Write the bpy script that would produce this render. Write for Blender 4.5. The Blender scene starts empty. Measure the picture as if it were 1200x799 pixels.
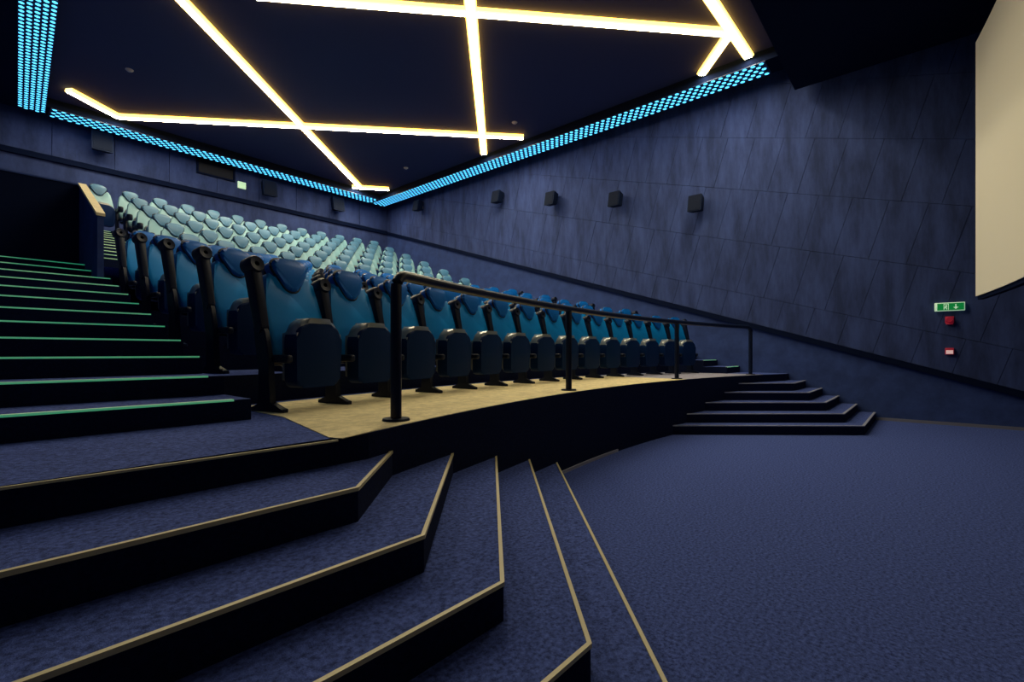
import bpy, bmesh, math, random
from mathutils import Vector, Matrix
random.seed(7)
S = bpy.context.scene
COL = S.collection

# ---------------------------------------------------------------- camera, world, exposure
# World axes: +X runs along the rows to the right-hand wall, +Y up the rake to the back wall.
CAM_Z = 1.23
FWD = (.756, .653); RGT = (.655, -.757); FPX = 560.0; HOR = 413.0
cam_d = bpy.data.cameras.new('camera'); cam = bpy.data.objects.new('camera', cam_d); COL.objects.link(cam)
cam_d.sensor_width = 36; cam_d.lens = FPX / 1200 * 36; cam_d.shift_y = (HOR - 399.5) / 1200
cam_d.clip_start = .02
cam.location = (0, 0, CAM_Z)
cam.rotation_euler = (math.pi / 2, 0, math.atan2(-FWD[0], FWD[1]))
S.camera = cam
w = bpy.data.worlds.new('world'); S.world = w; w.use_nodes = True
bg = w.node_tree.nodes['Background']; bg.inputs[0].default_value = (.01, .03, .12, 1); bg.inputs[1].default_value = .3
S.view_settings.view_transform = 'Standard'; S.view_settings.look = 'None'
S.view_settings.exposure = 0.0; S.view_settings.gamma = 1.0; S.view_settings.use_curve_mapping = False
BAR_LIGHT = 62.0          # ceiling bars, the main light
LED_LIGHT = 2.4           # blue LED bands

# ---------------------------------------------------------------- room measures
WALL_R = 10.98; WALL_B = 15.9; WALL_L = -1.0; WALL_F = -1.6
Z_SOF = 6.78; Z_FRONT = 6.3;  Z_CEIL = 6.99                 # soffit carrying the LED bands, recessed ceiling
REC = (1.32, 2.0, 10.02, 15.0)               # recess rectangle x0, y0, x1, y1
Z_PLAT = .81
STEP_R, STEP_T = .13, .46                   # aisle steps
ARC_U, ARC_V = 5.85, -11.6                  # centre of the curved rows
R_EDGE = 14.5; R_ROW = 15.75
FRONT_ROWS = 5; NROWS = 11                  # a gentle lower block and a steeper upper block behind a cross aisle
ROWS = [(R_ROW + 1.08 * k, Z_PLAT + .24 * k) for k in range(FRONT_ROWS)] + [(21.6 + .9 * k, 2.2 + .35 * k) for k in range(NROWS - FRONT_ROWS)]
AISLE_L = 1.2; AISLE_R = 10.05; REAR_L = 2.24

def ray(px, py):
    t = (px - 600) / FPX
    return (FWD[0] + t * RGT[0], FWD[1] + t * RGT[1], (HOR - py) / FPX)
def on_z(px, py, z):
    d = ray(px, py); k = (z - CAM_Z) / d[2]; return (d[0] * k, d[1] * k)
def on_x(px, py, x):
    d = ray(px, py); k = x / d[0]; return (d[1] * k, CAM_Z + d[2] * k)
def on_y(px, py, y):
    d = ray(px, py); k = y / d[1]; return (d[0] * k, CAM_Z + d[2] * k)
def arc_v(u, R):
    return ARC_V + math.sqrt(R * R - (u - ARC_U) ** 2)

# ---------------------------------------------------------------- materials
def mat(name, col, rough=.6, metal=0, spec=.5, emit=None, estr=0, noise=None, bump=None, col2=None, coat=0):
    m = bpy.data.materials.new(name); m.use_nodes = True
    nt = m.node_tree; b = nt.nodes['Principled BSDF']
    b.inputs['Base Color'].default_value = (*col, 1); b.inputs['Roughness'].default_value = rough
    b.inputs['Metallic'].default_value = metal; b.inputs['Specular IOR Level'].default_value = spec
    b.inputs['Coat Weight'].default_value = coat
    if emit:
        b.inputs['Emission Color'].default_value = (*emit, 1); b.inputs['Emission Strength'].default_value = estr
    if noise or bump:
        tc = nt.nodes.new('ShaderNodeTexCoord')
        mp = nt.nodes.new('ShaderNodeMapping'); nt.links.new(tc.outputs['Object'], mp.inputs[0])
    if noise:
        sc, amt, stretch = noise
        mp.inputs['Scale'].default_value = stretch
        n = nt.nodes.new('ShaderNodeTexNoise'); n.inputs['Scale'].default_value = sc; n.inputs['Detail'].default_value = 6
        n.inputs['Roughness'].default_value = .7
        nt.links.new(mp.outputs[0], n.inputs[0])
        r = nt.nodes.new('ShaderNodeValToRGB'); nt.links.new(n.outputs['Fac'], r.inputs[0])
        c2 = col2 or tuple(min(1, c * (1 + amt)) for c in col); c1 = tuple(c * (1 - amt) for c in col)
        r.color_ramp.elements[0].position = .36; r.color_ramp.elements[1].position = .66
        r.color_ramp.elements[0].color = (*c1, 1); r.color_ramp.elements[1].color = (*c2, 1)
        nt.links.new(r.outputs[0], b.inputs['Base Color'])
    if bump:
        sc, st = bump
        n2 = nt.nodes.new('ShaderNodeTexNoise'); n2.inputs['Scale'].default_value = sc; n2.inputs['Detail'].default_value = 3
        nt.links.new(tc.outputs['Object'], n2.inputs[0])
        bp = nt.nodes.new('ShaderNodeBump'); bp.inputs['Strength'].default_value = st; bp.inputs['Distance'].default_value = .01
        nt.links.new(n2.outputs['Fac'], bp.inputs['Height']); nt.links.new(bp.outputs[0], b.inputs['Normal'])
    return m

M = {}
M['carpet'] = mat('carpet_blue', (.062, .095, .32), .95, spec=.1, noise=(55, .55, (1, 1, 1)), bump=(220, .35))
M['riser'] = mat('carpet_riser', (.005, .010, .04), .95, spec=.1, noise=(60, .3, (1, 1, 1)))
M['beige'] = mat('floor_beige', (.78, .66, .38), .8, spec=.2, noise=(14, .2, (1, 1, 1)), bump=(120, .3))
M['panel'] = mat('panel_navy', (.032, .052, .165), .85, spec=.2, noise=(2.2, .35, (1, 1.6, .35)), bump=(25, .15))
M['wall'] = mat('wall_navy', (.028, .052, .18), .85, spec=.2, noise=(3, .2, (1, 1, 1)))
M['black'] = mat('black_navy', (.002, .006, .028), .8, spec=.06)
M['ceil'] = mat('ceiling_dark', (.042, .05, .13), .85, spec=.15)
M['groove'] = mat('groove_navy', (.02, .031, .10), .9, spec=.1)
M['steel'] = mat('rail_black', (.002, .007, .03), .34, spec=.3)
M['nosing'] = mat('nosing_brass', (.62, .54, .32), .45, metal=.0, spec=.6)
M['glow'] = mat('nosing_luminous', (.8, .74, .5), .5, emit=(.03, .6, .30), estr=.30)
M['cap'] = mat('cap_wood', (.75, .62, .36), .5, noise=(8, .12, (1, 6, 1)))
M['bar'] = mat('bar_diffuser', (1, 1, 1), .5, emit=(1, .88, .60), estr=BAR_LIGHT)
M['barside'] = mat('bar_edge', (1, .9, .6), .5, emit=(1, .70, .20), estr=4.0)
M['barrim'] = mat('bar_rim', (1, .85, .5), .5, emit=(1, .50, .06), estr=8.0)
M['led'] = mat('led_blue', (.1, .3, .5), .4, emit=(.08, .55, 1.0), estr=LED_LIGHT)
M['ledback'] = mat('led_back', (.01, .03, .10), .5)
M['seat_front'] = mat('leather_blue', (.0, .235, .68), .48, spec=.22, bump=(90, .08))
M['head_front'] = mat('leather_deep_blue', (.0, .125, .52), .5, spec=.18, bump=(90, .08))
M['seat_rear'] = mat('leather_blue_lit', (.22, .44, .54), .40, spec=.5, bump=(90, .08))  # lit copy of the blue leather: strong ceiling light put into the colour
M['head_rear'] = mat('leather_deep_blue_lit', (.07, .215, .40), .40, spec=.5, bump=(90, .08))  # lit copy of the deep blue headrest leather, paled in the colour
M['cushion'] = mat('cushion_painted_highlight', (.20, .23, .25), .28, spec=1.0, coat=1.0)  # blue upholstery given a pale base, painting the highlight on the pad's top rim
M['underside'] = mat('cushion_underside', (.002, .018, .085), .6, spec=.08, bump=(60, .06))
M['plastic'] = mat('plastic_black', (.003, .008, .03), .45, spec=.2)
M['seam'] = mat('seam_dark', (.004, .012, .04), .6)
M['screen'] = mat('screen_white', (.82, .78, .66), .8, spec=.2)
M['spk'] = mat('speaker_black', (.006, .013, .04), .7, spec=.1)
M['grille'] = mat('speaker_grille', (.008, .012, .028), .9, spec=.1)
M['green'] = mat('sign_green', (.0, .25, .06), .5, emit=(.0, .26, .05), estr=.4)
M['white_lit'] = mat('sign_white', (.8, .9, .8), .5, emit=(.6, 1, .65), estr=.35)
M['red'] = mat('alarm_red', (.45, .02, .05), .4, emit=(.5, .02, .06), estr=.12)
M['alarm_white'] = mat('alarm_white', (.9, .7, .7), .4, emit=(1, .6, .6), estr=.35)
M['pale_green'] = mat('sign_pale_green', (.6, .8, .6), .5, emit=(.45, .9, .5), estr=.5)
M['nosing_grey'] = mat('nosing_grey', (.30, .31, .42), .6)
M['covering_grey'] = mat('floor_grey', (.34, .33, .42), .8, spec=.2, noise=(14, .2, (1, 1, 1)))
M['metal'] = mat('metal_grey', (.3, .3, .33), .4, metal=.6)
M['pale'] = mat('plastic_pale', (.5, .5, .52), .5)
M['glass'] = mat('glass_dark', (.004, .006, .015), .5, spec=.2)

# ---------------------------------------------------------------- mesh helpers
def link(name, me, parent=None, loc=None, rot=None):
    o = bpy.data.objects.new(name, me); COL.objects.link(o)
    if parent: o.parent = parent
    if loc: o.location = loc
    if rot: o.rotation_euler = rot
    return o
def finish(bm, name, material, smooth=None):
    bmesh.ops.recalc_face_normals(bm, faces=bm.faces[:])
    me = bpy.data.meshes.new(name); bm.to_mesh(me); bm.free()
    for m in (material if isinstance(material, (list, tuple)) else [material]): me.materials.append(M[m])
    if smooth is not None:
        for p in me.polygons: p.use_smooth = True
        me.set_sharp_from_angle(angle=math.radians(smooth))
    return me
def tag(o, label=None, cat=None, group=None, kind=None):
    if label: o['label'] = label
    if cat: o['category'] = cat
    if group: o['group'] = group
    if kind: o['kind'] = kind
    return o
def empty(name, loc=(0, 0, 0), rz=0, parent=None):
    o = bpy.data.objects.new(name, None); COL.objects.link(o); o.location = loc; o.rotation_euler = (0, 0, rz)
    o.empty_display_size = .1
    if parent: o.parent = parent
    return o
def bm_prism(bm, poly, z0, z1):
    lo = [bm.verts.new((p[0], p[1], z0)) for p in poly]; hi = [bm.verts.new((p[0], p[1], z1)) for p in poly]
    n = len(poly)
    a = bm.faces.new(lo[::-1]); b = bm.faces.new(hi)
    sides = [bm.faces.new((lo[i], lo[(i + 1) % n], hi[(i + 1) % n], hi[i])) for i in range(n)]
    return a, b, sides
def bm_box(bm, x0, y0, z0, x1, y1, z1, bev=0, seg=2):
    v = bmesh.ops.create_cube(bm, size=1)['verts']
    for q in v:
        q.co = ((x0 + x1) / 2 + q.co.x * (x1 - x0), (y0 + y1) / 2 + q.co.y * (y1 - y0), (z0 + z1) / 2 + q.co.z * (z1 - z0))
    if bev:
        e = list({e for q in v for e in q.link_edges})
        bmesh.ops.bevel(bm, geom=e, offset=bev, segments=seg, affect='EDGES', profile=.5)
def box(name, b, material, parent=None, bev=0, loc=None, rot=None, seg=2):
    bm = bmesh.new(); bm_box(bm, *b, bev=bev, seg=seg)
    return link(name, finish(bm, name, material, 40 if bev else None), parent, loc, rot)
def extrude_outline(pts, d0, d1, bev=.02, seg=2, to=None, only_front=True):
    """outline in (a, b), extruded from depth d0 (front) to d1; to(a, b, d) -> xyz"""
    bm = bmesh.new()
    fr = [bm.verts.new((p[0], p[1], d0)) for p in pts]; bk = [bm.verts.new((p[0], p[1], d1)) for p in pts]
    n = len(pts)
    f = bm.faces.new(fr); g = bm.faces.new(bk[::-1])
    for i in range(n): bm.faces.new((fr[i], bk[i], bk[(i + 1) % n], fr[(i + 1) % n]))
    es = list(f.edges) + ([] if only_front else list(g.edges))
    if bev: bmesh.ops.bevel(bm, geom=es, offset=bev, segments=seg, affect='EDGES', profile=.5)
    if to:
        for v in bm.verts: v.co = to(*v.co)
    return bm
def tube_bm(bm, pts, r, n=10, closed=False, caps=True):
    pts = [Vector(p) for p in pts]; rings = []
    for i, p in enumerate(pts):
        if closed: t = pts[(i + 1) % len(pts)] - pts[i - 1]
        else: t = pts[min(i + 1, len(pts) - 1)] - pts[max(i - 1, 0)]
        t.normalize()
        up = Vector((0, 0, 1)) if abs(t.z) < .95 else Vector((FWD[0], FWD[1], 0))
        a = t.cross(up).normalized(); b = a.cross(t).normalized()
        rings.append([bm.verts.new(p + r * (math.cos(k * 2 * math.pi / n) * a + math.sin(k * 2 * math.pi / n) * b)) for k in range(n)])
    m = len(rings)
    for i in range(m if closed else m - 1):
        A, B = rings[i], rings[(i + 1) % m]
        for k in range(n): bm.faces.new((A[k], A[(k + 1) % n], B[(k + 1) % n], B[k]))
    if caps and not closed:
        bm.faces.new(rings[0][::-1]); bm.faces.new(rings[-1])
def clip_poly(poly, a, b, c):
    """keep a*x + b*y <= c"""
    out = []
    for i, p in enumerate(poly):
        q = poly[(i + 1) % len(poly)]
        dp = a * p[0] + b * p[1] - c; dq = a * q[0] + b * q[1] - c
        if dp <= 0: out.append(p)
        if (dp < 0 < dq) or (dq < 0 < dp):
            t = dp / (dp - dq); out.append((p[0] + t * (q[0] - p[0]), p[1] + t * (q[1] - p[1])))
    return out
ORD = ['first', 'second', 'third', 'fourth', 'fifth', 'sixth', 'seventh', 'eighth', 'ninth', 'tenth', 'eleventh',
       'twelfth', 'thirteenth', 'fourteenth', 'fifteenth', 'sixteenth']

# ---------------------------------------------------------------- setting: floor, walls, ceiling
o = box('floor', (WALL_L - .2, WALL_F - .2, -.2, WALL_R + .2, WALL_B + .2, 0), 'carpet')
tag(o, 'dark blue carpeted floor in front of the screen', kind='structure')

# right wall: base slab, sloping ledge, tilted acoustic panels
def trim_z(y): return .93 + .312 * y
wr = box('wall_right', (WALL_R, WALL_F - .2, 0, WALL_R + .25, WALL_B + .25, Z_CEIL + .3), 'groove')
tag(wr, 'navy side wall of tilted acoustic panels above a sloping ledge', kind='structure')
sl = math.atan(.3); cs, sn = math.cos(sl), math.sin(sl)
PW, PH = .56, 1.06
y_ref, z_ref = 3.0, 4.72           # a horizontal seam passes here
pi = 0
for r in range(-7, 7):
    off = .0 if r % 2 == 0 else .17
    for c in range(-14, 34):
        a0, a1 = c * PW + off, (c + 1) * PW + off; b0, b1 = r * PH, (r + 1) * PH
        g = .003
        quad = [(a0 + g, b0 + g), (a1 - g, b0 + g), (a1 - g, b1 - g), (a0 + g, b1 - g)]
        poly = [(y_ref + a * cs - b * sn, z_ref + a * sn + b * cs) for a, b in quad]
        poly = clip_poly(poly, -1, 0, -(WALL_F)); poly = clip_poly(poly, 1, 0, WALL_B) if poly else poly
        poly = clip_poly(poly, 0, 1, Z_CEIL + .25) if poly else poly
        poly = clip_poly(poly, .312, -1, -(.93 + .06)) if poly else poly
        if len(poly) < 3: continue
        area = abs(sum(poly[i][0] * poly[(i + 1) % len(poly)][1] - poly[(i + 1) % len(poly)][0] * poly[i][1] for i in range(len(poly)))) / 2
        if area < .01: continue
        bm = bmesh.new(); th = .05 + random.uniform(0, .006)
        fr = [bm.verts.new((WALL_R - th, p[0], p[1])) for p in poly]; bk = [bm.verts.new((WALL_R, p[0], p[1])) for p in poly]
        n = len(poly); bm.faces.new(fr)
        for i in range(n): bm.faces.new((fr[i], bk[i], bk[(i + 1) % n], fr[(i + 1) % n]))
        link('wall_panel', finish(bm, 'wall_panel', 'panel'), wr)
def slope_box(name, x0, x1, y0, y1, dz0, dz1, material, parent):
    bm = bmesh.new()
    vs = []
    for x in (x0, x1):
        for y, d in ((y0, dz0), (y1, dz0), (y1, dz1), (y0, dz1)): vs.append(bm.verts.new((x, y, trim_z(y) + d)))
    bm.faces.new(vs[:4]); bm.faces.new(vs[4:][::-1])
    for i in range(4): bm.faces.new((vs[i], vs[4 + i], vs[4 + (i + 1) % 4], vs[(i + 1) % 4]))
    return link(name, finish(bm, name, material), parent)
slope_box('ledge', WALL_R - .07, WALL_R, WALL_F, WALL_B, -.05, .055, 'black', wr)
bm = bmesh.new()
lo = [(WALL_F, 0), (WALL_B, 0), (WALL_B, trim_z(WALL_B) - .05), (WALL_F, trim_z(WALL_F) - .05)]
fr = [bm.verts.new((WALL_R - .012, *p)) for p in lo]; bk = [bm.verts.new((WALL_R, *p)) for p in lo]
bm.faces.new(fr)
for i in range(4): bm.faces.new((fr[i], bk[i], bk[(i + 1) % 4], fr[(i + 1) % 4]))
link('dado', finish(bm, 'dado', 'wall'), wr)
o = box('baseboard_right', (WALL_R - .03, WALL_F, 0, WALL_R - .012, 2.0, .05), 'metal'); tag(o, 'thin grey baseboard along the side wall', kind='structure')

wb = box('wall_back', (WALL_L - .2, WALL_B, 0, WALL_R, WALL_B + .25, Z_CEIL + .3), 'panel')
tag(wb, 'navy back wall above the last row', kind='structure')
ZT = trim_z(WALL_B)
box('ledge', (WALL_L, WALL_B - .07, ZT - .07, WALL_R - .07, WALL_B, ZT + .055), 'black', wb)
for i in range(10):                      # flush panels of the upper back wall
    x0 = -.9 + i * 1.18
    box('wall_panel', (x0 + .006, WALL_B - .03, ZT + .07, min(x0 + 1.174, WALL_R - .06), WALL_B, Z_CEIL + .25), 'panel', wb)
o = box('wall_left', (WALL_L - .25, WALL_F - .2, 0, WALL_L, WALL_B, Z_CEIL + .3), 'wall'); tag(o, 'dark side wall by the entrance stairs', kind='structure')
o = box('wall_front', (WALL_L, WALL_F - .25, 0, WALL_R, WALL_F, Z_CEIL + .3), 'black'); tag(o, 'black front wall behind the screen', kind='structure')

x0, y0, x1, y1 = REC
COVE_X, COVE_Y = 10.56, 15.56             # dark open cove between the soffit and the walls
SKEW = .055                              # the ceiling's left edge runs slightly outwards towards the screen
def left_edge(y, x=x0): return x - SKEW * (15.5 - y)
bm = bmesh.new(); bm_prism(bm, [(left_edge(y0) - .05, y0 - .05), (x1 + .05, y0 - .05), (x1 + .05, y1 + .05), (left_edge(y1) - .05, y1 + .05)], Z_CEIL, Z_CEIL + .2)
o = link('ceiling', finish(bm, 'ceiling', 'ceil')); tag(o, 'dark recessed ceiling panel crossed by light bars', kind='structure')
bm = bmesh.new()                         # soffit round the recess
for poly in ([(WALL_L, y0 - .1), (left_edge(y0 - .1), y0 - .1), (left_edge(COVE_Y), COVE_Y), (WALL_L, COVE_Y)],
             [(x1, y0 - .1), (COVE_X, y0 - .1), (COVE_X, COVE_Y), (x1, COVE_Y)],
             [(left_edge(y0 - .1), y0 - .1), (x1, y0 - .1), (x1, y0), (left_edge(y0), y0)],
             [(left_edge(y1), y1), (x1, y1), (x1, COVE_Y), (left_edge(COVE_Y), COVE_Y)]):
    bm_prism(bm, poly, Z_SOF, Z_CEIL + .2)
o = box('trim_3', (WALL_L - .2, WALL_F - .2, Z_CEIL + .3, WALL_R + .2, WALL_B + .2, Z_CEIL + .4), 'black'); tag(o, 'black void above the ceiling panels', kind='structure')
o = box('trim_2', (WALL_L, WALL_F, Z_FRONT, COVE_X, y0 - .1, Z_CEIL + .2), 'black'); tag(o, 'black lowered ceiling in front of the recess, above the screen', kind='structure')
o = link('trim_1', finish(bm, 'trim_1', 'black')); tag(o, 'black ceiling soffit framing the recess', kind='structure')

# ---------------------------------------------------------------- platform, tiers
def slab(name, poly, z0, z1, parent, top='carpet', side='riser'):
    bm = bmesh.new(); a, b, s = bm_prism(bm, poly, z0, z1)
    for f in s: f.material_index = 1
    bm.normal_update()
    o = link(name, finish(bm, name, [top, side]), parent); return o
def arc_pts(R, u0, u1, n=40): return [(u0 + (u1 - u0) * i / n, arc_v(u0 + (u1 - u0) * i / n, R)) for i in range(n + 1)]
PL_V = 2.2; PL_U0 = ARC_U - math.sqrt(R_EDGE ** 2 - (PL_V - ARC_V) ** 2)
PR_V = 2.08; PR_U1 = ARC_U + math.sqrt(R_EDGE ** 2 - (PR_V - ARC_V) ** 2)
edge = [(WALL_L, PL_V)] + arc_pts(R_EDGE, PL_U0, PR_U1, 60) + [(WALL_R - .012, PR_V)]
plat = empty('seating_platform'); tag(plat, 'curved carpeted platform carrying the seat rows', kind='structure')
slab('base', edge + [(WALL_R - .012, WALL_B), (WALL_L, WALL_B)], 0, Z_PLAT, plat)
# pale floor covering in front of the first row, with a slanting joint beside the stairs
j0, j1 = on_z(386, 513, Z_PLAT), on_z(333, 489, Z_PLAT)
def covering(name, ua, ub, front_pts, material):
    n = 40; us_c = [ua + (ub - ua) * i / n for i in range(n + 1)]
    poly = front_pts + [(u, arc_v(u, R_EDGE + .004)) for u in us_c] + [(u, arc_v(u, R_ROW + .45)) for u in us_c[::-1]]
    return poly
U_J = 7.45
poly = [j0] + [p for p in covering('', j0[0] + .03, U_J, [], '')]
poly = [p for p in poly if not (p[0] < j1[0] + .02 and p[1] > j1[1])] + [(j1[0], arc_v(j1[0], R_ROW + .45)), (j1[0], j1[1])]
slab('floor_covering', poly, Z_PLAT, Z_PLAT + .004, plat, top='beige', side='beige')
slab('floor_covering', covering('', U_J + .004, 9.95, [], ''), Z_PLAT, Z_PLAT + .004, plat, top='covering_grey', side='covering_grey')
for k in range(1, NROWS):
    uL = AISLE_L if k < FRONT_ROWS else REAR_L
    R = ROWS[k][0] - (.5 if k != FRONT_ROWS else .9)
    slab('tier', arc_pts(R, uL, AISLE_R) + [(AISLE_R, WALL_B), (uL, WALL_B)], ROWS[k - 1][1], ROWS[k][1], plat)
# metal edge along the platform lip
def strip_along(name, pts, z, parent, wd=.022, th=.006, material='nosing', drop=.009):
    bm = bmesh.new(); pts = [Vector((*p, 0)) for p in pts]; rows = []
    for i, p in enumerate(pts):
        ds = []
        if i > 0: ds.append((pts[i] - pts[i - 1]).normalized())
        if i < len(pts) - 1: ds.append((pts[i + 1] - pts[i]).normalized())
        t = sum(ds, Vector()).normalized(); nrm = Vector((-t.y, t.x, 0)); k = 1 / max(.4, nrm.dot(Vector((-ds[0].y, ds[0].x, 0))))
        o_ = p - nrm * .004 * k; i_ = p + nrm * wd * k
        rows.append([bm.verts.new((o_.x, o_.y, z - drop)), bm.verts.new((o_.x, o_.y, z + th)), bm.verts.new((i_.x, i_.y, z + th)), bm.verts.new((i_.x, i_.y, z))])
    for a, b in zip(rows, rows[1:]):
        for q in range(3): bm.faces.new((a[q], b[q], b[q + 1], a[q + 1]))
    bm.faces.new(rows[0]); bm.faces.new(rows[-1][::-1])
    return link(name, finish(bm, name, material), parent)
strip_along('nosing', [p for p in edge if p[0] < j0[0]] + [(j0[0], arc_v(j0[0], R_EDGE))], Z_PLAT, plat, wd=.007, th=.003, drop=.006)

strip_along('skirting', [(u, v + .002) for u, v in arc_pts(R_EDGE - .012, 3.75, 5.35, 16)], .03, plat, wd=.01, th=.002, material='nosing_grey', drop=.03)
# entrance stairs, left: five stacked steps with a chamfered corner running into the platform wall
SH = Z_PLAT / 6
def stairs_front(name, label, corners, ends, left):
    st = empty(name, (corners[-1][0], corners[-1][1], 0)); tag(st, label, 'stairs', kind='structure')
    inv = Matrix.Translation(-Vector(st.location))
    for k, (c, e) in enumerate(zip(corners, ends), start=1):
        z1 = Z_PLAT - SH * k; z0 = z1 - SH
        d = Vector((e[0] - c[0], e[1] - c[1])); t = 0
        q = Vector(c)                                    # run the flank on to the platform wall
        while q.y < (arc_v(q.x, R_EDGE) if PL_U0 < q.x < PR_U1 else (PL_V if left else PR_V)) - .001 and t < 3:
            t += .002; q = Vector(c) + d * t
        if left:
            wall = [p for p in edge if WALL_L < p[0] < q.x - .01]
            poly = [(WALL_L, c[1]), c, (q.x, q.y)] + wall[::-1] + [(WALL_L, PL_V)]
            front = [(WALL_L, c[1]), c, (q.x, q.y)]
        else:
            wall = [p for p in edge if q.x + .01 < p[0] < WALL_R - .02]
            poly = [(q.x, q.y), c, (WALL_R - .035, c[1]), (WALL_R - .035, PR_V)] + wall[::-1]
            front = [(q.x, q.y), c, (WALL_R - .035, c[1])]
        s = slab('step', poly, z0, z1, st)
        n = strip_along('nosing', front, z1, s, wd=.012 if left else .03, material='nosing' if left else 'nosing_grey')
        s.matrix_parent_inverse = inv
    return st
c_px = [(420, 572), (497, 628), (590, 683), (692, 755)]
e_px = [(458, 531), (530, 535), (582, 537), (622, 543), (656, 549)]
cl = [on_z(*p, Z_PLAT - SH * (i + 1)) for i, p in enumerate(c_px)]
el = [on_z(*p, Z_PLAT - SH * (i + 1)) for i, p in enumerate(e_px)]
far5 = on_z(780, 799, Z_PLAT - SH * 5)
d5 = Vector(far5) - Vector(el[4]); cv5 = cl[3][1] - .305
cl.append((el[4][0] + d5.x * (cv5 - el[4][1]) / d5.y, cv5))
stairs_front('entrance_stairs', 'wide carpeted entrance stairs with brass nosings, angled round the platform corner', cl, el, True)
cr = [(9.86, 1.78), (9.54, 1.50), (9.33, 1.23), (9.05, .95), (8.81, .68)]
er = [(9.45, 2.2), (8.80, 2.45), (8.19, 2.55), (7.61, 2.61), (7.18, 2.63)]
stairs_front('corner_stairs', 'small carpeted stairs between platform end and sloping-ledge wall', cr, er, False)

# aisle stairs climbing beside the rows
def aisle(name, label, u0, u1, v0, n, wide, glow):
    st = empty(name); tag(st, label, 'stairs', kind='structure')
    for j in range(1, n + 1):
        v = v0 + STEP_T * (j - 1); z1 = Z_PLAT + STEP_R * j
        a, b = u0, (wide if (wide and v > 9.0) else u1)
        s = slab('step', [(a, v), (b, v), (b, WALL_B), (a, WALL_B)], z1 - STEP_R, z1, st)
        strip_along('nosing', [(a + .02, v), (b - (.1 if j < 3 else .02), v)], z1, s, wd=.026, th=.004, drop=.008, material='glow')
aisle('aisle_stairs', 'long flight of aisle stairs with green glowing step edges', WALL_L, AISLE_L, 3.2, 24, REAR_L, True)
aisle('aisle_stairs', 'narrow aisle stairs between last seats and side wall', AISLE_R, WALL_R - .035, 3.0, 24, None, True)

# ---------------------------------------------------------------- parapet of the side entrance
px_u = 1.07; v_end = 7.4; v_back = 8.7
pz0, pz1 = 2.1, 2.85
par = empty('entrance_parapet', (px_u, v_end, 0)); tag(par, 'dark parapet wall with pale sloping cap beside the aisle stairs', 'parapet')
inv = Matrix.Translation(-Vector(par.location))
bm = bmesh.new()
prof = [(v_end, 2.11), (v_end, 2.85), (v_back, 3.50), (v_back, 2.11)]
A = [bm.verts.new((px_u, *p)) for p in prof]; B = [bm.verts.new((px_u + .06, *p)) for p in prof]
bm.faces.new(A); bm.faces.new(B[::-1])
for i in range(4): bm.faces.new((A[i], B[i], B[(i + 1) % 4], A[(i + 1) % 4]))
link('side_panel', finish(bm, 'side_panel', 'wall'), par).matrix_parent_inverse = inv
bm = bmesh.new(); prof = [(v_end - .01, 2.85), (v_end - .01, 2.885), (v_back, 3.535), (v_back, 3.50)]
A = [bm.verts.new((px_u - .012, *p)) for p in prof]; B = [bm.verts.new((px_u + .072, *p)) for p in prof]
bm.faces.new(A); bm.faces.new(B[::-1])
for i in range(4): bm.faces.new((A[i], B[i], B[(i + 1) % 4], A[(i + 1) % 4]))
link('cap', finish(bm, 'cap', 'cap'), par).matrix_parent_inverse = inv
box('back_panel', (WALL_L + .02, v_back, 2.25, px_u + .06, v_back + .06, 3.50), 'black', par).matrix_parent_inverse = inv
box('top_edge', (WALL_L + .02, v_back - .008, 3.50, px_u - .02, v_back + .068, 3.52), 'wall', par).matrix_parent_inverse = inv

# ---------------------------------------------------------------- seats
PITCH = .607
def rounded(pts, rad, n=4):
    out = []; N = len(pts)
    for i, p in enumerate(pts):
        r = rad[i] if isinstance(rad, (list, tuple)) else rad
        p = Vector(p); a = Vector(pts[i - 1]) - p; b = Vector(pts[(i + 1) % N]) - p
        r = min(r, a.length * .49, b.length * .49)
        if r < 1e-4: out.append(tuple(p)); continue
        A = p + a.normalized() * r; B = p + b.normalized() * r
        for k in range(n + 1):
            t = k / n; q = A * (1 - t) ** 2 + p * 2 * t * (1 - t) + B * t * t; out.append((q.x, q.y))
    return out
REC_A = math.radians(13)
def lean(y0, z0):
    def f(a, s, d): return Vector((a, y0 + s * math.sin(REC_A) + d * math.cos(REC_A), z0 + s * math.cos(REC_A) - d * math.sin(REC_A)))
    return f
LN = lean(.02, .40)
back_o = [(-.235, -.02), (.235, -.02), (.262, .22), (.235, .44), (.205, .60), (.165, .64), (.105, .57), (.06, .495), (0, .48),
          (-.06, .495), (-.105, .57), (-.165, .64), (-.205, .60), (-.235, .44), (-.262, .22)]
head_o = [(0, .49), (.055, .505), (.10, .58), (.150, .655), (.155, .70), (.115, .74), (0, .752), (-.115, .74), (-.155, .70), (-.150, .655), (-.10, .58), (-.055, .505)]
def seat_meshes(sm, hm):
    d = {}
    d['backrest'] = finish(extrude_outline(rounded(back_o, .04, 2), -.015, .07, .028, 3, LN), 'backrest', sm, 50)
    d['headrest'] = finish(extrude_outline(rounded(head_o, .05, 2), -.045, .06, .025, 3, LN), 'headrest', hm, 50)
    bm = bmesh.new()
    pts = rounded([(x * 1.03, .62 + (s - .62) * 1.03) for x, s in head_o], .05, 2)
    tube_bm(bm, [LN(a, s, -.012) for a, s in pts], .011, 6, closed=True)
    d['piping'] = finish(bm, 'piping', 'seam', 60)
    return d
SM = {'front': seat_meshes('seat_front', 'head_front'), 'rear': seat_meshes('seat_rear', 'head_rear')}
shell_o = [(-.225, -.06), (.225, -.06), (.25, .2), (.225, .46), (.17, .60), (.14, .72), (.08, .755), (-.08, .755), (-.14, .72), (-.17, .60), (-.225, .46), (-.25, .2)]
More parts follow.
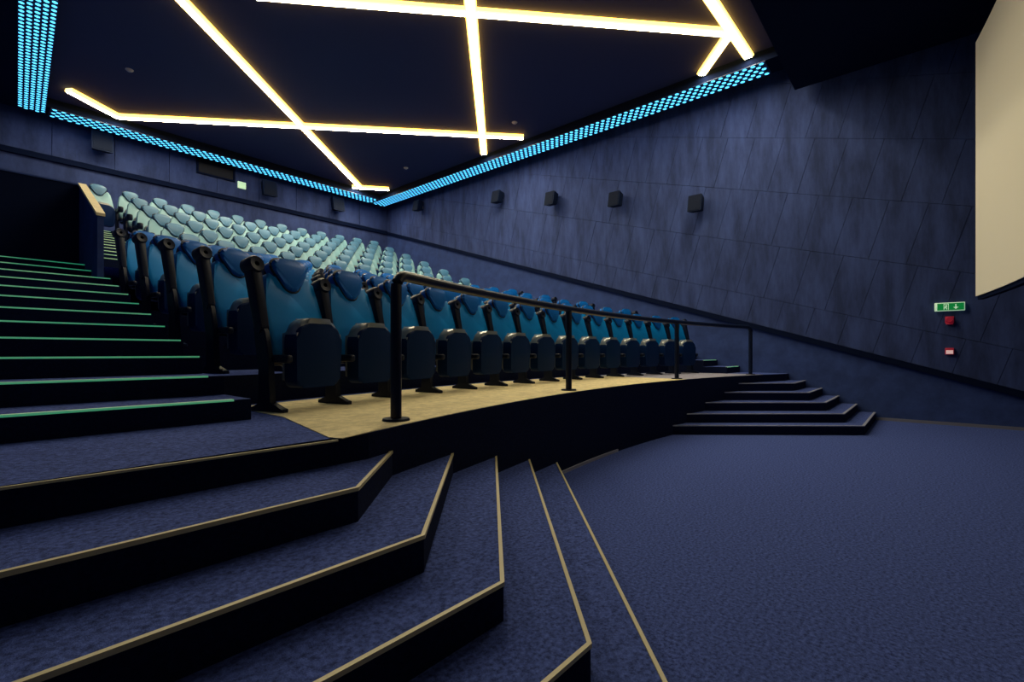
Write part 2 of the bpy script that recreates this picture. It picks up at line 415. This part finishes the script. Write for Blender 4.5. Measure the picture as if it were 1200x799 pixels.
SHELL = finish(extrude_outline(rounded(shell_o, .03, 1), .062, .10, .0, 2, LN), 'back_shell', 'plastic', 40)
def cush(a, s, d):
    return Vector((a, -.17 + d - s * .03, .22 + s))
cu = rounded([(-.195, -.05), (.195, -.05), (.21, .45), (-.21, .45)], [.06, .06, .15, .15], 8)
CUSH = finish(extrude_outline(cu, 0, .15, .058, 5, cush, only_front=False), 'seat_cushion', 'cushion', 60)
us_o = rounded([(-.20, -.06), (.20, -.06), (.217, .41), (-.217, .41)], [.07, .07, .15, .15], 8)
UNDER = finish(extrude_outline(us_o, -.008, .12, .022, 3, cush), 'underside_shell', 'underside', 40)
# side frame: S-shaped leg with a foot
leg_o = [(-.19, 0), (.16, 0), (.16, .025), (.06, .05), (.055, .30), (.10, .50), (.125, .62), (.05, .64), (.0, .56), (-.045, .36), (-.05, .06), (-.19, .025)]
LEG = finish(extrude_outline(leg_o, -.024, .024, .008, 1, lambda a, b, d: Vector((d, a, b)), only_front=False), 'leg', 'plastic', 40)
# armrest raised upright, cup ring at its tip
def arm_mesh(L, LA, name='armrest'):
    bm = bmesh.new()
    o_ = rounded([(-.033, 0), (.033, 0), (.045, L), (-.045, L)], [.02, .02, .01, .01], 3)
    b2 = extrude_outline(o_, -.045, .045, .014, 2, LA, only_front=False)
    me = bpy.data.meshes.new('t'); b2.to_mesh(me); b2.free(); bm.from_mesh(me); bpy.data.meshes.remove(me)
    n = 16; rings = []
    for r, d in ((.018, .0), (.018, -.057), (.054, -.062), (.064, -.045), (.064, .045), (.055, .058), (.0, .058)):
        rings.append([bm.verts.new(LA(r * math.cos(2 * math.pi * k / n), L + .04 + r * math.sin(2 * math.pi * k / n), d)) for k in range(n)] if r else None)
    for A, B in zip(rings, rings[1:]):
        if B is None: bm.faces.new(A); continue
        for k in range(n): bm.faces.new((A[k], A[(k + 1) % n], B[(k + 1) % n], B[k]))
    bm.faces.new(rings[0])
    return finish(bm, name, 'plastic', 45)
ARM = arm_mesh(.44, lean(.055, .575))                   # raised, at the row ends
ARM_IN = arm_mesh(.36, lean(.06, .575))                 # raised, between two chairs
ARM_DOWN = arm_mesh(.20, lambda a, s, d: Vector((a * .8, .03 - s, .585 - d)))    # lowered, upper rows
bm = bmesh.new(); bm_box(bm, -.03, -.13, -.03, .03, .04, .03, .018, 2)
HINGE = finish(bm, 'hinge', 'plastic', 50)
bm = bmesh.new(); tube_bm(bm, [(-.034, 0, 0), (.034, 0, 0)], .034, 12)
PIVOT = finish(bm, 'pivot', 'plastic', 50)
bm = bmesh.new(); bm_box(bm, -.035, -.03, 0, .035, .03, .008); FOOT = finish(bm, 'foot_plate', 'metal')
def add_side(root, x, arm):
    link('leg', LEG, root, (x, 0, 0))
    a = link('armrest', arm, root, (x, 0, 0)); link('pivot', PIVOT, a, (0, .06, .585))
    link('hinge', HINGE, root, (x + .035 * (1 if x < 0 else -1), -.06, .37))
def make_seat(kind, loc, rz, first, last):
    root = empty('cinema_chair', loc, rz)
    d = SM[kind]
    b = link('backrest', d['backrest'], root); h = link('headrest', d['headrest'], root); link('piping', d['piping'], h)
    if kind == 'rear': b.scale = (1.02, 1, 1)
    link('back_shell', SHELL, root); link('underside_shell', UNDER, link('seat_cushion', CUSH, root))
    up = kind == 'front'
    add_side(root, -PITCH / 2, (ARM if first else ARM_IN) if up else ARM_DOWN)
    if last: add_side(root, PITCH / 2, ARM if up else ARM_DOWN)
    return root
for k in range(NROWS):
    R, z = ROWS[k]; z += .004 if k == 0 else 0
    front = k < FRONT_ROWS
    a_right = math.asin((9.70 - ARC_U) / R)
    u_min = (1.72 if k == 0 else 1.73) if front else REAR_L + .48
    n = 0; seats = []
    # seats are set out from the stairs side
    a = math.asin((u_min - ARC_U) / R)
    lst = []
    while a <= a_right + .002:
        lst.append(a); a += PITCH / R
    if k == NROWS - 1: lst = [lst[0] - PITCH / R] + lst
    for i, a in enumerate(lst):
        u = ARC_U + R * math.sin(a); v = ARC_V + R * math.cos(a)
        zz = z
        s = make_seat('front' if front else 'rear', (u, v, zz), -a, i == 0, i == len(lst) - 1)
        if k == 0:
            lab = f'blue leather cinema chair facing the railing, {ORD[i]} from the aisle stairs, folded up'
        elif front:
            lab = f'blue leather cinema chair, {ORD[i]} from the aisle stairs, {ORD[k]} row behind the railing row'
        else:
            lab = f'blue cinema chair, painted pale as lit, {ORD[i]} from the stairs side, {ORD[k - FRONT_ROWS]} pale row up'
        tag(s, lab, 'chair', 'blue cinema chairs of the lower rows' if front else 'blue cinema chairs of the upper rows, painted pale as lit')

# ---------------------------------------------------------------- railing
rl = empty('guard_railing', (ARC_U, arc_v(ARC_U, R_EDGE + .12), Z_PLAT))
tag(rl, 'black tubular guard railing with four posts on the curved platform edge', 'railing')
inv = Matrix.Translation(-Vector(rl.location))
R_R = R_EDGE + .14; z_r = Z_PLAT + .90
posts = [on_z(451, 491, Z_PLAT), on_z(664, 457.5, Z_PLAT), on_z(785, 443.5, Z_PLAT), on_z(876, 438.5, Z_PLAT)]
us = [p[0] for p in posts]
pu = [us[0], us[1], us[2] - .1, us[3] - .15]
for i, u in enumerate(pu):
    v = arc_v(u, R_R); bm = bmesh.new()
    top = z_r - (.10 if i in (0, 3) else .01)
    tube_bm(bm, [(u, v, Z_PLAT + .012), (u, v, top)], .034, 16)
    p = link('post', finish(bm, 'post', 'steel', 50), rl); p.matrix_parent_inverse = inv
    bm = bmesh.new(); bmesh.ops.create_cone(bm, cap_ends=True, segments=24, radius1=.085, radius2=.08, depth=.014)
    for q in bm.verts: q.co += Vector((u, v, Z_PLAT + .011))
    link('base_plate', finish(bm, 'base_plate', 'steel', 40), p)
pts = []
def on_rail(u, z): return (u, arc_v(u, R_R), z)
for t in range(7):
    a = t / 6 * math.pi / 2; pts.append(on_rail(pu[0] + .09 * (1 - math.cos(a)), z_r - .09 + .09 * math.sin(a) - .0))
pts = [on_rail(pu[0], z_r - .12)] + pts
N = 40
for i in range(1, N): pts.append(on_rail(pu[0] + .09 + (pu[3] - pu[0] - .18) * i / N, z_r))
for t in range(7):
    a = t / 6 * math.pi / 2; pts.append(on_rail(pu[3] - .09 + .09 * math.sin(a), z_r - .09 + .09 * math.cos(a)))
pts.append(on_rail(pu[3], z_r - .12))
bm = bmesh.new(); tube_bm(bm, pts, .034, 14)
link('handrail', finish(bm, 'handrail', 'steel', 50), rl).matrix_parent_inverse = inv

# ---------------------------------------------------------------- ceiling light bars
def bar(label, p0, p1, cut=None):
    p0 = Vector((*p0, Z_CEIL)); p1 = Vector((*p1, Z_CEIL))
    d = p1 - p0; L = d.length; ang = math.atan2(d.y, d.x)
    root = empty('ceiling_light', p0, ang); tag(root, label, 'ceiling light', 'light bars crossing the ceiling')
    prof = [(.06, -.085), (.088, -.07), (.10, -.05), (.075, 0)]      # lens, inner and outer diffuser flange
    bm = bmesh.new(); h0, z0 = prof[0]
    bm.faces.new([bm.verts.new(p) for p in ((0, -h0, z0), (0, h0, z0), (L, h0, z0), (L, -h0, z0))])
    link('diffuser', finish(bm, 'diffuser', 'bar'), root)
    for nm, m_, ids in (('flange', 'barside', (0, 1)), ('rim', 'barrim', (1, 2, 3))):
        for s_ in (-1, 1):
            bm = bmesh.new()
            a = [bm.verts.new((0, s_ * prof[i][0], prof[i][1])) for i in ids]; b = [bm.verts.new((L, s_ * prof[i][0], prof[i][1])) for i in ids]
            for i in range(len(ids) - 1): bm.faces.new((a[i], a[i + 1], b[i + 1], b[i]))
            link(nm, finish(bm, nm, m_), root)
    for x in (0, L):
        bm = bmesh.new(); bm.faces.new([bm.verts.new((x, y, z)) for y, z in [(-q[0], q[1]) for q in prof[::-1]] + prof])
        link('end_cap', finish(bm, 'end_cap', 'barside'), root)
def P(x, y): return on_z(x, y, Z_CEIL - .02)
def ext(a, b, m):        # extend segment from b through a by m metres
    A, B = Vector(a), Vector(b); d = (A - B).normalized(); q = A + d * m; return (q.x, q.y)
def inside(p): return (min(max(p[0], left_edge(p[1]) + .12), x1 - .06), min(max(p[1], y0 + .1), y1 - .06))
bar('long light bar running diagonally across the ceiling towards the back wall', inside(ext(P(215, 0), P(425, 221), 1.6)), inside(P(424, 220)))
bar('long light bar crossing the ceiling above the middle rows', inside(P(300, -7)), inside(P(852, 37)))
bar('light bar running down the ceiling towards the side wall speakers', inside(ext(P(551, 0), P(567, 180), 2.2)), inside(P(567, 179)))
bar('slanting light bar meeting the side wall end of the blue band', inside(ext(P(834, 0), P(877, 65), .6)), inside(P(877, 65)))
bar('short light bar branching from a junction near the side wall', inside(P(853, 40)), inside(P(822, 85)))
bar('long light bar crossing the ceiling above the upper rows', inside(P(140, 136)), inside(P(613, 160)))
bar('short light bar at the ceiling corner beside the wide blue band', inside(P(82, 105)), inside(P(140, 136)))
bar('short light bar at the ceiling corner above the last row', inside(P(412, 219)), inside(P(456, 221)))

# ---------------------------------------------------------------- LED bands on the soffit
def led_band(label, loc, rz, L, W, pit=.11, rows=6):
    root = empty('led_band', loc, rz); tag(root, label, 'light band', 'blue light bands framing the ceiling')   # local x along the band
    box('backing', (0, 0, -.012, L, W, 0), 'ledback', root)
    bm = bmesh.new()
    for i in range(int(L / pit)):
        for r in range(rows):
            a = (i + .5 + (.5 if r % 2 else 0)) * pit; c = (r + .5) * W / rows
            if a > L - .03: continue
            ra, rc = pit * .30, W / rows * .40
            rim = [bm.verts.new((a + ra * math.cos(q * math.pi / 3), c + rc * math.sin(q * math.pi / 3), -.013)) for q in range(6)]
            mid = [bm.verts.new((a + .6 * ra * math.cos(q * math.pi / 3), c + .6 * rc * math.sin(q * math.pi / 3), -.018)) for q in range(6)]
            bm.faces.new(mid[::-1])
            for q in range(6): bm.faces.new((rim[q], mid[q], mid[(q + 1) % 6], rim[(q + 1) % 6]))
    m = link('led_lens', finish(bm, 'led_lens', 'led'), root); m['kind'] = 'stuff'
led_band('blue light band along the ceiling edge by the speaker wall', (10.55, 2.3, Z_SOF), math.pi / 2, 13.25, .53, .15, 5)
led_band('blue light band along the ceiling edge by the back wall', (1.36, 15.0, Z_SOF), 0, 8.66, .55, .15, 5)
led_band('wide blue light band along the ceiling edge above the aisle stairs', (left_edge(2.3), 2.3, Z_SOF), math.pi / 2 - math.atan(SKEW), 13.2, .46, .13, 5)

# ---------------------------------------------------------------- screen
scr = empty('cinema_screen', (5.3, -.87, 2.03)); tag(scr, 'large curved white cinema screen in front of the black wall', 'screen')
inv = Matrix.Translation(-Vector(scr.location))
def s_pt(u):
    return -.87 + (1 - math.cos(math.asin((u - 5.3) / 27.0))) * 27.0
bm = bmesh.new(); us_ = [1.15 + (9.46 - 1.15) * i / 30 for i in range(31)]
def sheet(z0, z1, off, d):
    rows = []
    for u in us_: rows.append([bm.verts.new((u, s_pt(u) + off, z0)), bm.verts.new((u, s_pt(u) + off, z1)), bm.verts.new((u, s_pt(u) + off - d, z1)), bm.verts.new((u, s_pt(u) + off - d, z0))])
    for a, b in zip(rows, rows[1:]):
        for q in range(4): bm.faces.new((a[q], b[q], b[(q + 1) % 4], a[(q + 1) % 4]))
    bm.faces.new(rows[0]); bm.faces.new(rows[-1][::-1])
sheet(2.03, 5.64, 0, .015)
link('screen_surface', finish(bm, 'screen_surface', 'screen', 30), scr).matrix_parent_inverse = inv
bm = bmesh.new(); sheet(1.98, 5.69, -.02, .06)
link('frame', finish(bm, 'frame', 'black', 30), scr).matrix_parent_inverse = inv
for u in (2.2, 5.3, 8.4):
    b = box('bracket', (u - .04, WALL_F, 3.0, u + .04, s_pt(u) - .08, 3.1), 'black', scr); b.matrix_parent_inverse = inv

# ---------------------------------------------------------------- wall speakers
def speaker(px, py, wpx, hpx, label, side, tilt=12):
    if side == 'right':
        v, z = on_x(px, py, WALL_R - .2); loc = (WALL_R - .056, v, z); rz = math.pi / 2; dep = .3
    else:
        u, z = on_y(px, py, WALL_B - .2); loc = (u, WALL_B - .03, z); rz = math.pi; dep = .3
    root = empty('wall_speaker', loc, rz); tag(root, label, 'speaker', 'black speakers on the walls')
    W_, H_ = wpx, hpx                      # metres
    # local: +y out of the wall after rotation
    cab = extrude_outline(rounded([(-W_ / 2, -H_ / 2), (W_ / 2, -H_ / 2), (W_ / 2, H_ / 2), (-W_ / 2, H_ / 2)], .02, 2), 0, -.24, .0, 1,
                          lambda a, b, d: Vector((a * (1 if d < -.1 else .8), -d + .09 - b * math.sin(math.radians(tilt)), b * (1 if d < -.1 else .85))))
    link('cabinet', finish(cab, 'cabinet', 'spk', 35), root)
    box('grille', (-W_ * .42, .332, -H_ * .44, W_ * .42, .342, H_ * .44), 'grille', root, loc=(0, 0, 0), rot=None)
    g = root.children[-1]
    for vv in g.data.vertices: vv.co.y -= vv.co.z * math.sin(math.radians(tilt))
    box('bracket', (-.03, 0, -.05, .03, .14, .05), 'metal', root)
# the right wall has its outward normal towards -X: local +y must map to -X  -> rz = +90 deg
names = ['nearest the back corner', 'second from the back corner', 'third from the back corner', 'fourth from the back corner', 'farthest from the back corner']
for (px, py), nm in zip(((492, 242), (585, 232), (648, 234), (723, 235), (817, 240)), names):
    speaker(px, py, .30, .38, f'black box speaker on the panelled side wall, {nm}', 'right')
for (px, py), nm in zip(((120, 168), (315, 222), (395, 240)), ('above the parapet', 'right beside the small lit exit sign', 'nearest the corner with the side wall')):
    speaker(px, py, .42, .5, f'dark box speaker on the back wall, {nm}', 'back')

# ---------------------------------------------------------------- projection window on the back wall
u0, zt = on_y(231, 191, WALL_B - .03); u1, zb = on_y(276, 214, WALL_B - .03)
pw = empty('projection_window', (u0, WALL_B - .03, zb)); tag(pw, 'dark projection booth window in the back wall', 'window')
H_ = .62; W_ = u1 - u0
for nm, b in (('frame', (0, -.04, 0, W_, 0, .05)), ('frame', (0, -.04, H_ - .05, W_, 0, H_)), ('frame', (0, -.04, .05, .05, 0, H_ - .05)), ('frame', (W_ - .05, -.04, .05, W_, 0, H_ - .05))):
    box(nm, b, 'black', pw)
box('pane', (.05, -.015, .05, W_ - .05, 0, H_ - .05), 'glass', pw)
box('blind', (.35, -.03, H_ - .12, .75, -.016, H_ - .08), 'pale', pw)

# ---------------------------------------------------------------- exit signs, alarms
def exit_sign(loc, rz, W_, H_, label, full=True):
    r = empty('exit_sign', loc, rz); tag(r, label, 'exit sign')
    box('housing', (-W_ / 2, 0, -H_ / 2, W_ / 2, .05, H_ / 2), 'white_lit', r, bev=.006)
    f = box('face', (-W_ / 2 + .012, .05, -H_ / 2 + .012, W_ / 2 - .035, .054, H_ / 2 - .012), 'green' if full else 'pale_green', r)
    if not full: return
    # local +x appears to the left when seen from the room
    y = .0545
    def flat(name, polys, parent):
        bm = bmesh.new()
        for pl in polys:
            a = [bm.verts.new((p[0], y, p[1])) for p in pl]; b = [bm.verts.new((p[0], y + .002, p[1])) for p in pl]
            bm.faces.new(a); bm.faces.new(b[::-1])
            for i in range(len(pl)): bm.faces.new((a[i], b[i], b[(i + 1) % len(pl)], a[(i + 1) % len(pl)]))
        return link(name, finish(bm, name, 'white_lit'), parent)
    def R2(x, z, w, h): return [(x, z), (x + w, z), (x + w, z + h), (x, z + h)]
    dx = .045 * W_ / .37 * SGN
    # doorway pictogram: a white door outline with a running figure
    flat('door_symbol', [R2(dx - .035, -.05, .008, .10), R2(dx - .035, .042, .06, .008), R2(dx + .02, -.05, .008, .10)], f)
    flat('runner_symbol', [R2(dx - .012, .018, .016, .016), [(dx - .018, -.005), (dx + .012, -.01), (dx + .008, .016), (dx - .012, .016)],
                           [(dx - .018, -.046), (dx - .008, -.046), (dx + .004, -.008), (dx - .008, -.008)],
                           [(dx + .016, -.03), (dx + .024, -.024), (dx + .008, -.004), (dx - .002, -.01)]], f)
    ax = -.075 * W_ / .37 * SGN
    flat('arrow_symbol', [R2(ax - .007, -.01, .014, .05), [(ax - .034, -.008), (ax, -.044), (ax + .034, -.008)]], f)
SGN = 1
v, z = on_x(1112, 359.5, WALL_R - .06)
exit_sign((WALL_R - .056, v, z), math.pi / 2, .38, .14, 'green lit exit sign with running figure and down arrow on the side wall')
u, z = on_y(284, 217.5, WALL_B - .05)
exit_sign((u, WALL_B - .03, z), math.pi, .23, .2, 'small pale lit exit sign on the back wall beside the projection window', full=False)

v, z = on_x(1112, 374.5, WALL_R - .06)
r = empty('alarm_sounder', (WALL_R - .056, v, z), math.pi / 2); tag(r, 'small red alarm sounder just under the green exit sign', 'alarm')
bm = bmesh.new(); bmesh.ops.create_cone(bm, cap_ends=True, segments=16, radius1=.055, radius2=.042, depth=.07, matrix=Matrix.Translation((0, .045, .0)) @ Matrix.Rotation(-math.pi / 2, 4, 'X'))
link('horn', finish(bm, 'horn', 'red', 40), r); box('base', (-.055, 0, -.055, .055, .012, .055), 'red', r, bev=.004); box('lens', (-.045, .012, -.082, .045, .05, -.056), 'red', r, bev=.004)
v, z = on_x(1112, 411.5, WALL_R - .06)
r = empty('alarm_call_point', (WALL_R - .056, v, z), math.pi / 2); tag(r, 'red and white alarm call point low on the side wall', 'alarm')
box('case', (-.055, 0, -.055, .055, .045, .055), 'red', r, bev=.006); box('push_plate', (-.045, .045, -.045, .045, .049, .018), 'alarm_white', r, bev=.0)

# ---------------------------------------------------------------- smoke detectors on the ceiling
for (px, py), nm in zip(((153, 84), (603, 145), (476, 198)), ('between the diagonal bar and the wide blue band', 'near the end of the long bar', 'above the last row')):
    u, v = on_z(px, py, Z_CEIL - .03)
    r = empty('smoke_detector', (u, v, Z_CEIL)); tag(r, f'pale smoke detector on the ceiling {nm}', 'detector')
    bm = bmesh.new(); bmesh.ops.create_cone(bm, cap_ends=True, segments=18, radius1=.035, radius2=.06, depth=.03, matrix=Matrix.Translation((0, 0, -.025)))
    link('dome', finish(bm, 'dome', 'pale', 40), r)
    bm = bmesh.new(); bmesh.ops.create_cone(bm, cap_ends=True, segments=18, radius1=.07, radius2=.07, depth=.01, matrix=Matrix.Translation((0, 0, -.005)))
    link('base', finish(bm, 'base', 'pale', 40), r)
